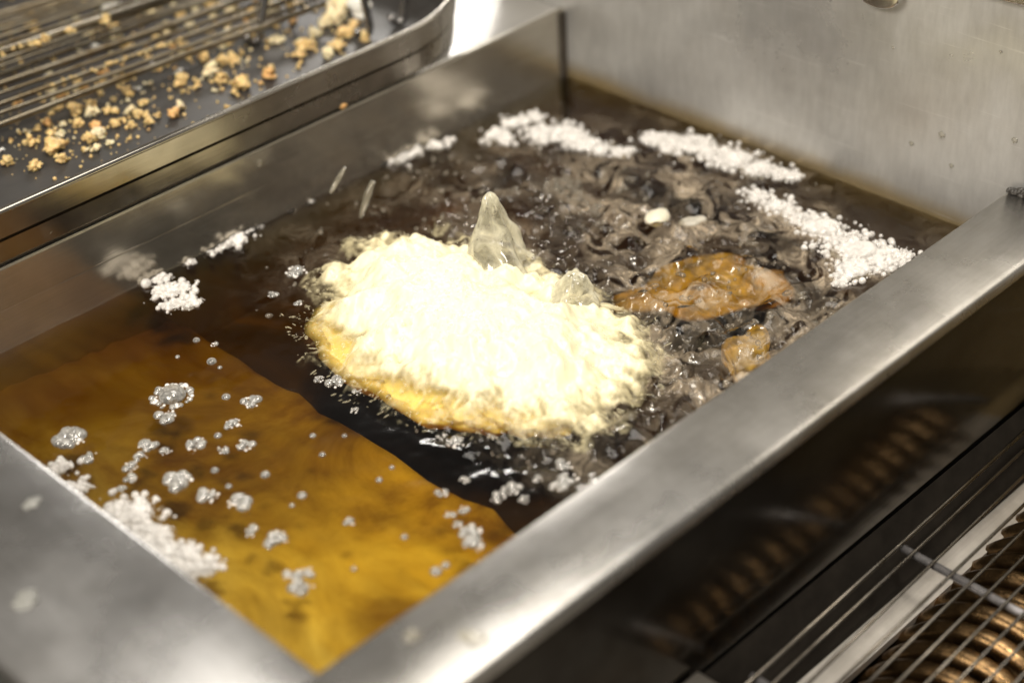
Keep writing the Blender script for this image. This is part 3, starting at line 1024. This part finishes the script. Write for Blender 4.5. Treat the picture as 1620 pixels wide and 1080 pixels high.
# splash peak standing up out of the foam
def peak(base_px, zb, top_px, rb, rt, seed, lean_y=None):
    b = on(base_px, zb)
    # the tip stands over the base: same distance from the camera plane Y
    tpt = on_y(top_px, b[1])
    nseg, nk = 26, 40
    gg = np.random.default_rng(seed)
    ph = gg.random(6) * 6.28
    v = []
    for i in range(nseg):
        s = i / (nseg - 1)
        c = b * (1 - s) + tpt * s
        r = rt + (rb - rt) * (1 - s) ** 1.35
        if i == nseg - 1:
            r *= 0.25
        elif i == nseg - 2:
            r *= 0.72
        for k in range(nk):
            a = 2 * math.pi * k / nk
            rr = r * (1 + 0.22 * math.sin(2 * a + ph[0] + 2 * s) + 0.15 * math.sin(4 * a + ph[1] - 4 * s) + 0.08 * math.sin(7 * a + ph[2] + 9 * s) + 0.05 * math.sin(13 * a + ph[4] + 15 * s))
            v.append((c[0] + rr * math.cos(a), c[1] + rr * math.sin(a), c[2] + 0.0006 * math.sin(7 * a + ph[3])))
    f = [(i * nk + k, i * nk + (k + 1) % nk, (i + 1) * nk + (k + 1) % nk, (i + 1) * nk + k) for i in range(nseg - 1) for k in range(nk)]
    f.append(tuple(range((nseg - 1) * nk, nseg * nk)))
    return v, f


v, f = peak((785, 412), 0.010, (774, 306), 0.019, 0.0030, 4)
mk('splash_peak', v, f, M['splash'], cut, smooth=True)
v, f = peak((908, 480), 0.008, (912, 432), 0.011, 0.0045, 6)
mk('splash_peak', v, f, M['splash'], cut, smooth=True)

# ------------------------------------------------------------------ drops in the air
for (a, b_, rr) in (((546, 264), (522, 306), 0.0013), ((590, 286), (570, 346), 0.0018)):
    y0 = on((575, 385))[1] + 0.012
    p0, p1 = on_y(a, y0), on_y(b_, y0)
    n = 14
    pts = [p0 * (1 - i / (n - 1)) + p1 * (i / (n - 1)) for i in range(n)]
    rs = [rr * (0.25 + 0.95 * math.sin(math.pi * min(i / (n - 1) * 0.86 + 0.10, 1)) ** 0.6) for i in range(n)]
    v, f = tube_vf(pts, rs, 12)
    o = mk('oil_drop', v, f, M['droplet'], origin=tuple((p0 + p1) / 2), smooth=True)
    tag(o, 'long thin oil drop thrown up above the foam' if rr < 0.0015 else 'thicker oil drop rising out of the edge of the foam', 'oil drop')


# ------------------------------------------------------------------ other food in the oil
def lump(name, cpx, hx, hy, hz, z, rot, mat, label, cat, seed, group=None, level=3, amp=0.18):
    tv, tf = ICO[level]
    gg = np.random.default_rng(seed)
    v = tv.copy()
    d = np.zeros(len(v))
    for k in range(9):
        kv = gg.normal(size=3) * (1.5 + k * 0.8)
        d += amp / (1 + 0.35 * k) * np.sin(v @ kv + gg.random() * 6.28)
    v = v * (1 + d)[:, None] * [hx, hy, hz]
    c, s = math.cos(rot), math.sin(rot)
    v = v @ np.array([[c, s, 0], [-s, c, 0], [0, 0, 1]])
    p = on(cpx, z if z < -0.005 else 0.0)
    o = mk(name, v + [p[0], p[1], z], tf, mat, origin=(p[0], p[1], z), smooth=True)
    return tag(o, label, cat, group)


lump('fritter', (1112, 450), 0.033, 0.021, 0.007, -0.0215, -0.5, M['fritter'], 'golden brown fritter awash in the boiling oil behind the foam', 'fritter', 3, amp=0.24)
lump('fritter', (1185, 570), 0.020, 0.011, 0.005, -0.0165, 0.7, M['fritter'], 'small brown fritter half sunk near the right rim', 'fritter', 5)
lump('batter_bit', (1040, 347), 0.0075, 0.0060, 0.0035, 0.0008, 0.3, M['batter_cream'], 'larger round cream batter bit floating on the boiling oil', 'batter bit', 11, level=2, amp=0.06)
lump('batter_bit', (1096, 352), 0.0070, 0.0045, 0.0022, 0.0003, -0.4, M['batter_grey'], 'flatter grey cream batter bit afloat beside the round one', 'batter bit', 12, level=2, amp=0.1)

# ------------------------------------------------------------------ tray with wire rack and crumbs
ZT = ZL + 0.0002
tray = empty('baking_tray', (0.42, 0.80, ZT))
tag(tray, 'shallow dark steel tray with rounded corner, full of crumbs', 'tray')
X0, X1, Y0, Y1, RC = 0.05, 0.630, 0.6490, 1.05, 0.085


def rrect(off, nseg=12):
    pts = []
    for (cx_, cy_, a0) in ((X1 - RC, Y0 + RC, -90), (X1 - RC, Y1 - RC, 0), (X0 + RC, Y1 - RC, 90), (X0 + RC, Y0 + RC, 180)):
        for k in range(nseg + 1):
            a = math.radians(a0 + 90 * k / nseg)
            pts.append((cx_ + (RC + off) * math.cos(a), cy_ + (RC + off) * math.sin(a)))
    return pts


def loops(rings, close_last=False, close_first=False):
    n = len(rings[0])
    v = [p for r_ in rings for p in r_]
    f = [(i * n + k, i * n + (k + 1) % n, (i + 1) * n + (k + 1) % n, (i + 1) * n + k) for i in range(len(rings) - 1) for k in range(n)]
    if close_last:
        f.append(tuple(range((len(rings) - 1) * n, len(rings) * n)))
    if close_first:
        f.append(tuple(range(n))[::-1])
    return v, f


def rings_of(spec):
    return [[(x, y, z) for (x, y) in rrect(off)] for (off, z) in spec]


# outer side: lower band, dark groove, upper band
v, f = loops(rings_of([(-0.007, ZT), (-0.0030, ZT + 0.0005), (-0.0012, ZT + 0.003), (-0.0006, ZT + 0.0130), (-0.0024, ZT + 0.0136), (-0.0024, ZT + 0.0150),
                       (0.0006, ZT + 0.0153), (0.0010, ZT + 0.0265)]))
mk('side', v, f, M['steel_tray'], tray, smooth=False)
v, f = loops(rings_of([(0.0010, ZT + 0.0265), (0.0014, ZT + 0.0272), (0.0010, ZT + 0.0284), (-0.0002, ZT + 0.0290), (-0.0016, ZT + 0.0288), (-0.0024, ZT + 0.0278)]))
mk('lip', v, f, M['steel_tray'], tray, smooth=True)
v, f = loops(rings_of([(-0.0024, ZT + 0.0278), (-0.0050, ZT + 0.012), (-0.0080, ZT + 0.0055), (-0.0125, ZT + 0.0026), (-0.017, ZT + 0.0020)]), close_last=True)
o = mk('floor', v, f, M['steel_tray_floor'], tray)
ZF = ZT + 0.0020
rack = empty('wire_rack', (0.42, 0.80, ZF))
tag(rack, 'greasy wire rack of long bars lying in the crumb tray', 'rack')
ZK = ZF + 0.013
# (pixel at the frame's left edge, second pixel, bar radius)
for (a, b_, rr) in (((0, 197), (300, 85), 0.0013), ((0, 180), (300, 72), 0.0009), ((0, 164), (300, 57), 0.0011), ((0, 134), (300, 28), 0.0015), ((0, 117), (300, 11), 0.0011),
                    ((0, 95), (277, 0), 0.0010), ((0, 149), (300, 43), 0.0008), ((0, 106), (290, 5), 0.0007), ((0, 72), (215, 0), 0.0008), ((0, 48), (148, 0), 0.0008), ((0, 29), (97, 0), 0.0008), ((0, 58), (176, 0), 0.0010), ((0, 39), (120, 0), 0.0010), ((0, 20), (74, 0), 0.0010), ((0, -2), (60, -22), 0.0010),
                    ((0, -20), (60, -40), 0.0010), ((0, -38), (60, -58), 0.0010)):
    p0, p1 = on(a, ZK), on(b_, ZK)
    d = (p1 - p0) / (p1 - p0)[0]
    q0, q1 = p0 + d * (0.10 - p0[0]), p0 + d * (0.563 - p0[0])
    n = 8
    pts = [q0 + (q1 - q0) * i / (n - 1) + np.array([0, 0, 0.0004 * math.sin(i * 1.7 + rr * 9000)]) for i in range(n)]
    v, f = tube_vf(pts, rr * 1.35, 10)
    mk('wire', v, f, M['wire'], rack, smooth=True)
# the thicker raised rod
p0, p1 = on((0, 84), ZK + 0.012), on((255, 0), ZK + 0.012)
d = (p1 - p0) / (p1 - p0)[0]
v, f = tube_vf([p0 + d * (0.12 - p0[0]), p0 + d * (0.30 - p0[0]), p0 + d * (0.56 - p0[0])], 0.0024, 12)
mk('thick_rod', v, f, M['wire'], rack, smooth=True)
for xx in (0.20, 0.555):
    v, f = tube_vf([(xx, 0.735, ZK - 0.0022), (xx, 0.985, ZK - 0.0022)], 0.0014, 10)
    mk('cross_bar', v, f, M['wire'], rack, smooth=True)
# bent legs
for (px, pt) in (((405, 68), (419, 0)), ((632, 38), (640, 0)), ((578, 60), (572, 0))):
    ft = on(px, ZF + 0.0015)
    tp = on_y(pt, ft[1])
    tp = ft + (tp - ft) * 1.5
    n = 8
    pts = [tp + (ft + np.array([0.004, 0, 0.006]) - tp) * i / (n - 1) for i in range(n)]
    for k in range(1, 8):
        a = math.pi * k / 7
        pts.append(ft + np.array([0.004 * math.cos(a), 0.002 * (1 - math.cos(a)) / 2, 0.006 - 0.006 * math.sin(a)]))
    v, f = tube_vf(pts, 0.0022, 12)
    mk('leg', v, f, M['leg'], rack, smooth=True)

# crumbs
CR = []
for k in range(9):
    gg = np.random.default_rng(100 + k)
    tv, tf = ICO[2]
    vs, fs = [], []
    for q_ in range(2 + k % 3):
        d = np.zeros(len(tv))
        for m_ in range(7):
            d += 0.30 / (1 + 0.25 * m_) * np.sin(tv @ (gg.normal(size=3) * (1.6 + 1.3 * m_)) + gg.random() * 6.28)
        sc = np.array([1, 1, 0.75]) * (1.0 if q_ == 0 else gg.uniform(0.45, 0.75))
        off = np.array([0, 0, 0.0]) if q_ == 0 else gg.normal(size=3) * [0.8, 0.8, 0.45]
        fs.append(tf + len(tv) * q_)
        vs.append(tv * (1 + d)[:, None] * sc + off)
    vs = np.concatenate(vs)
    vs /= np.abs(vs[:, :2]).max()
    vs[:, 2] -= vs[:, 2].min() + 0.08
    CR.append((vs, np.concatenate(fs)))
CM = {}


def crumb_mesh(k, mat):
    key = (k, mat)
    if key not in CM:
        vs, fs = CR[k]
        me = bpy.data.meshes.new('fried_crumb')
        me.from_pydata((vs * 0.01).tolist(), [], fs.tolist())
        me.polygons.foreach_set('use_smooth', np.ones(len(fs), dtype=bool))
        me.materials.append(M[mat])
        CM[key] = me
    return CM[key]


CL = {'crumb_gold': ('golden fried batter crumb lying in the tray', 'golden crumbs in the tray'),
      'crumb_orange': ('orange browned batter crumb lying in the tray', 'orange crumbs in the tray'),
      'crumb_pale': ('pale cream batter crumb lying in the tray', 'pale crumbs in the tray'),
      'crumb_white': ('white glossy batter crumb lying in the tray', 'white crumbs in the tray')}


def crumb(px, py, rp, mat=None, z=None, label=None, group=None):
    z = ZF if z is None else z
    p = on((px, py + rp * 0.4), z)
    if mat is None:
        mat = random.choices(['crumb_gold', 'crumb_orange', 'crumb_pale', 'crumb_white'], [0.64, 0.07, 0.28, 0.01])[0]
    if not (X0 + 0.02 < p[0] < X1 - 0.012 and Y0 + 0.010 < p[1] < Y1 - 0.02):
        return
    o = bpy.data.objects.new('fried_crumb', crumb_mesh(random.randrange(9), mat))
    COL.objects.link(o)
    o.location = p
    o.rotation_euler = (0, 0, random.random() * 6.28)
    s = rp * 0.00047 / 0.01
    o.scale = (s * random.uniform(0.9, 1.15), s * random.uniform(0.8, 1.1), s * random.uniform(0.85, 1.2))
    tag(o, label or CL[mat][0], 'crumb', group or CL[mat][1])


A = [(60, 890, 45), (265, 910, 50), (225, 745, 55), (385, 785, 75), (460, 860, 62), (270, 650, 30), (345, 610, 42), (375, 675, 48), (440, 685, 40), (455, 615, 28), (550, 530, 42),
     (560, 610, 35), (655, 480, 45), (655, 540, 45), (520, 485, 32), (690, 630, 58), (650, 720, 44), (700, 690, 44), (680, 790, 48), (600, 800, 24), (785, 745, 34), (815, 610, 42), (880, 580, 24),
     (940, 625, 28), (770, 515, 40), (820, 530, 32), (910, 390, 55), (905, 295, 28), (990, 365, 28), (930, 520, 45), (980, 545, 34), (1025, 465, 35), (1055, 560, 50), (1060, 600, 34), (1135, 555, 34),
     (1240, 545, 42), (1285, 500, 40), (810, 440, 20), (725, 400, 20), (545, 375, 32), (770, 325, 32), (810, 305, 30), (1070, 320, 40), (1280, 240, 32), (1295, 300, 45), (1270, 340, 36),
     (1410, 335, 42), (1310, 385, 20), (385, 440, 34), (440, 415, 34), (410, 500, 34), (360, 380, 38), (125, 470, 32), (720, 245, 42), (560, 310, 34), (800, 115, 24), (890, 60, 34),
     (940, 70, 30), (680, 60, 28), (1240, 60, 34), (1290, 45, 34), (1290, 110, 34), (1350, 90, 40), (1450, 140, 36), (390, 155, 18), (100, 240, 24), (25, 205, 30), (325, 285, 26), (10, 800, 26), (1080, 175, 18),
     (1060, 655, 12), (990, 650, 10), (530, 715, 14), (120, 865, 10), (545, 850, 9), (270, 570, 8)]
for (x, y, r_) in A:
    white = (x, y) in ((990, 365), (1280, 240), (1080, 175), (325, 285), (680, 60), (10, 800))
    org = (x, y) in ((910, 390), (440, 415), (720, 245), (125, 470), (345, 610), (550, 530), (1055, 560), (1450, 140), (690, 630))
    crumb(x * 0.2222, 60 + y * 0.2222, r_ * 0.2222, 'crumb_white' if white else ('crumb_orange' if org and random.random() < .35 else None))
B = [(1000, 335, 38), (1060, 375, 34), (1140, 400, 42), (1055, 285, 34), (1105, 285, 34), (970, 275, 35), (1285, 355, 38), (1330, 190, 30), (1425, 255, 36), (1440, 205, 40), (1480, 215, 34),
     (1600, 215, 40), (1235, 395, 15), (1110, 440, 20), (245, 25, 48), (150, 50, 20), (540, 135, 36), (555, 175, 34), (420, 155, 42), (370, 100, 25), (480, 20, 40), (540, 25, 45), (785, 140, 38),
     (860, 70, 30), (650, 20, 30), (40, 130, 38), (160, 130, 38), (820, 20, 25), (1080, 170, 40), (1180, 180, 30), (1300, 190, 30), (1560, 260, 30), (1100, 50, 40), (1010, 70, 34), (990, 20, 34),
     (1390, 100, 34), (1500, 160, 30), (1550, 110, 40), (1600, 90, 50), (1640, 160, 40), (1680, 120, 40), (1720, 180, 34), (1620, 30, 55), (1700, 50, 60), (1580, 30, 40), (750, 180, 18), (900, 130, 22), (690, 210, 18), (500, 190, 14),
     (620, 60, 24), (720, 60, 28), (920, 40, 30), (1200, 60, 34), (1300, 40, 34), (1380, 30, 34)]
for (x, y, r_) in B:
    white = (x, y) in ((785, 140), (480, 20), (540, 25), (1600, 90), (1700, 50), (1620, 30))
    crumb(x / 3, y / 3, r_ / 3, 'crumb_pale' if white and random.random() < .6 else ('crumb_white' if white else None))
for _ in range(70):
    crumb(random.uniform(0, 480), random.uniform(-30, 150), random.uniform(2.5, 7))
for _ in range(90):
    x = random.uniform(10, 400)
    crumb(x, 250 - 0.42 * x + random.uniform(-60, 20), random.uniform(1.4, 4.5))
# crumbs caught on the wires
for _ in range(34):
    t = random.random()
    x = 80 + 210 * t
    crumb(x, 137 - 0.36 * x + 28 + random.uniform(-3, 3), random.uniform(2, 4.2), 'crumb_gold', ZK + 0.0005, 'small golden crumb stuck on a rack wire', 'crumbs stuck on the rack wires')
for _ in range(16):
    x = random.uniform(0, 170)
    crumb(x, 84 - 0.33 * x + random.uniform(-2, 6), random.uniform(4, 8), 'crumb_gold', ZK + 0.012, 'golden crumb clinging to the thick raised rod', 'crumbs clinging to the thick rod')

# fine crumb dust between them
cen, rad = [], []
while len(cen) < 620:
    p = on((random.uniform(0, 560), random.uniform(-25, 285)), ZF)
    if not (X0 + 0.02 < p[0] < X1 - 0.03 and Y0 + 0.014 < p[1] < Y1 - 0.03):
        continue
    r = 0.0003 + 0.0008 * random.random() ** 2
    cen.append((p[0], p[1], ZF + r * 0.5))
    rad.append(r)
v, f = spheres_vf(cen, rad, 1)
v = v + rng.normal(size=v.shape) * 0.00012
o = mk('crumb_dust', v, f, M['crumb_gold'], origin=(0.42, 0.80, ZF))
tag(o, 'fine golden crumb dust scattered over the tray floor', 'crumbs', kind='stuff')

# ------------------------------------------------------------------ specks on the steel
def speck(name, p, s, mat, label, nrm='z', cat='speck', group=None):
    tv, tf = ICO[2]
    gg = np.random.default_rng(int(abs(p[0]) * 1e5) % 9999)
    d = 0.22 * np.sin(tv @ (gg.normal(size=3) * 2.5) + 1) + 0.16 * np.sin(tv @ (gg.normal(size=3) * 5) + 2)
    sc = {'z': (1, 1, 0.35), 'y': (1, 0.35, 1), 'x': (0.35, 1, 1)}[nrm]
    v = tv * (1 + d)[:, None] * s * np.array(sc) + p
    o = mk(name, v, tf, mat, origin=tuple(p), smooth=True)
    return tag(o, label, cat, group)


speck('crumb_speck', on_y((543, 168), YL - 0.0004), 0.0022, M['crumb_orange'], 'orange crumb stuck to the vat wall under the tray corner', 'y', 'crumb')
speck('batter_drip', on((51, 797), ZR - 0.0010), 0.0036, M['drip'], 'small white batter drip on the front rim', 'z', 'drip')
speck('batter_drip', on((42, 950), ZR - 0.0010), 0.0046, M['drip'], 'larger blurred white batter drip on the front rim', 'z', 'drip')
for (px, r_) in (((755, 1012), 0.0042), ((738, 1004), 0.003), ((652, 1005), 0.0028)):
    speck('batter_drip', on(px, ZR + 0.0002), r_, M['droplet'], 'clear greasy drip on the right rim', 'z', 'drip', 'drips on the right rim')
for (px, r_) in (((1490, 213), 0.0016), ((1442, 227), 0.0012), ((1605, 222), 0.0014), ((1505, 262), 0.0011), ((1413, 75), 0.0008), ((1583, 82), 0.0008)):
    speck('oil_splash', on_x(px, XB - 0.0003), r_, M['droplet'], 'tiny dried oil splash on the backsplash', 'x', 'oil splash', 'oil splashes on the backsplash')
for (px, r_) in (((411, 258), 0.0016), ((455, 183), 0.0014), ((80, 367), 0.0015)):
    speck('oil_splash', on_y(px, YL - 0.0004), r_, M['droplet'], 'greasy speck on the left steel side', 'y', 'oil splash', 'specks on the left steel side')

# ------------------------------------------------------------------ hangers on the backsplash
def tab(name, pts, th, x, mat, label):
    n = len(pts)
    v = [(x, y, z) for (y, z) in pts] + [(x + th, y, z) for (y, z) in pts]
    f = [tuple(range(n)), tuple(range(n, 2 * n))[::-1]] + [(i, n + i, n + (i + 1) % n, (i + 1) % n) for i in range(n)]
    e = empty(name, (XB, pts[0][0], max(p[1] for p in pts)))
    tag(e, label, 'hanger')
    o = mk('plate', v, f, mat, e)
    bevel(o, 0.0012, 3)
    cy_ = sum(p[0] for p in pts) / n
    zt = max(p[1] for p in pts) - 0.008
    v, f = tube_vf([(x + th, cy_, zt), (XB + 0.0005, cy_, zt)], 0.004, 12)
    mk('pin', v, f, mat, e, smooth=True)


xh = XB - 0.008
c = on_x((1385, -12), xh)
rr = 0.0135
pts = [(c[1] + rr * math.cos(a), c[2] + 0.62 * rr * math.sin(a)) for a in np.linspace(math.pi, 2 * math.pi, 14)]
pts += [(c[1] + rr, c[2] + 0.08), (c[1] - rr, c[2] + 0.08)]
tab('hanger_tab', pts, 0.004, xh, M['steel_bright'], 'round ended steel hanger tab in front of the backsplash')
a, b_ = on_x((1545, -8), xh), on_x((1640, 18), xh)
pts = [(a[1], a[2]), (b_[1], b_[2]), (b_[1], b_[2] + 0.09), (a[1], a[2] + 0.09)]
tab('hanger_plate', pts, 0.004, xh, M['steel_bright'], 'flat steel hanger plate with straight lower edge before the backsplash')

# ------------------------------------------------------------------ coil burner beside the fryer
burner = empty('coil_burner', (0.55, 0.20, ZB))
tag(burner, 'dark burner well with a stack of browned metal coils under the wire grate', 'burner')
YS = 0.3160
v, f = extrude_profile([(YS - 0.0005, -0.058), (YS - 0.012, -0.088), (YS - 0.012, -0.092), (YS - 0.0005, -0.092)], 'x', 0.392, XB)
mk('side_liner', v, f, M['soot'], burner)
v, f = box_vf(0.392, XB, 0.290, YS - 0.0005, -0.0965, -0.0925)
mk('ledge', v, f, M['steel_ledge'], burner)
box('front_panel', 0.05, 0.388, 0.02, YS - 0.001, -0.16, -0.052, M['steel_panel'], burner, 0.0015)
box('well_floor', 0.392, XB, 0.02, YS - 0.001, ZB + 0.0005, ZB + 0.006, M['steel_dark'], burner, 0)
RING_R, TUBE = 0.043, 0.0048
yc, zc = 0.243, -0.120
tv, tf = [], []
ns, nt_ = 56, 10
for i in range(ns):
    a = 2 * math.pi * i / ns
    for k in range(nt_):
        b = 2 * math.pi * k / nt_
        rad_ = RING_R + TUBE * math.cos(b)
        tv.append((TUBE * math.sin(b), rad_ * math.cos(a), rad_ * math.sin(a)))
        tf.append((i * nt_ + k, ((i + 1) % ns) * nt_ + k, ((i + 1) % ns) * nt_ + (k + 1) % nt_, i * nt_ + (k + 1) % nt_))
tme = bpy.data.meshes.new('ring')
tme.from_pydata(tv, [], tf)
tme.polygons.foreach_set('use_smooth', np.ones(len(tf), dtype=bool))
tme.materials.append(M['coil'])
for k in range(18):
    o = bpy.data.objects.new('ring', tme)
    COL.objects.link(o)
    o.parent = burner
    o.location = (0.402 + k * 0.0142 - 0.55 + random.uniform(-4e-4, 4e-4), yc - 0.20 + k * 0.0009 + random.uniform(-5e-4, 5e-4), zc - ZB + random.uniform(-6e-4, 6e-4))
    o.rotation_euler = (random.random() * 6.28, 0.0, random.uniform(0.05, 0.09))
v, f = tube_vf([(0.396, yc, zc - RING_R - TUBE - 0.002), (XB - 0.004, yc, zc - RING_R - TUBE - 0.002)], 0.003, 10)
mk('support_bar', v, f, M['coil'], burner, smooth=True)
v, f = extrude_profile([(yc - 0.006, ZB + 0.0062), (yc + 0.006, ZB + 0.0062), (yc + 0.006, zc - RING_R - TUBE - 0.004), (yc - 0.006, zc - RING_R - TUBE - 0.004)], 'x', 0.42, 0.64)
mk('support_bracket', v, f, M['steel_dark'], burner)

grate = empty('wire_grate', (0.52, 0.25, -0.06))
tag(grate, 'thin dark wire grate lying above the browned coils', 'grate')
ZG = -0.059
for k, (a, b_) in enumerate((((1320, 955.6), (1535, 760)), ((1320, 990), (1567, 760)), ((1320, 1040), (1611, 760)), ((1326, 1080), (1620, 798)))):
    p0, p1 = on(a, ZG), on(b_, ZG)
    d = (p1 - p0) / (p1 - p0)[0]
    ys = p0 + d * (0.394 - p0[0])
    ye = p0 + d * (XB - 0.001 - p0[0])
    v, f = tube_vf([ys, (ys + ye) / 2, ye], 0.0011 if k == 0 else 0.0008, 8)
    mk('wire', v, f, M['grill_wire'], grate, smooth=True)
    last = (ys, ye)
for k in range(1, 12):
    off = np.array([0, -0.0088 * k, 0])
    v, f = tube_vf([last[0] + off, last[1] + off], 0.0008, 8)
    mk('wire', v, f, M['grill_wire'], grate, smooth=True)
p0, p1 = on((1427, 866), ZG - 0.0025), on((1620, 972), ZG - 0.0025)
d = (p1 - p0) / (p1 - p0)[1]
for dx in (0, -0.105, 0.125):
    v, f = tube_vf([p0 + [dx, 0, 0], p0 + d * (0.17 - p0[1]) + [dx, 0, 0]], 0.0019, 10)
    mk('cross_bar', v, f, M['cross_wire'], grate, smooth=True)
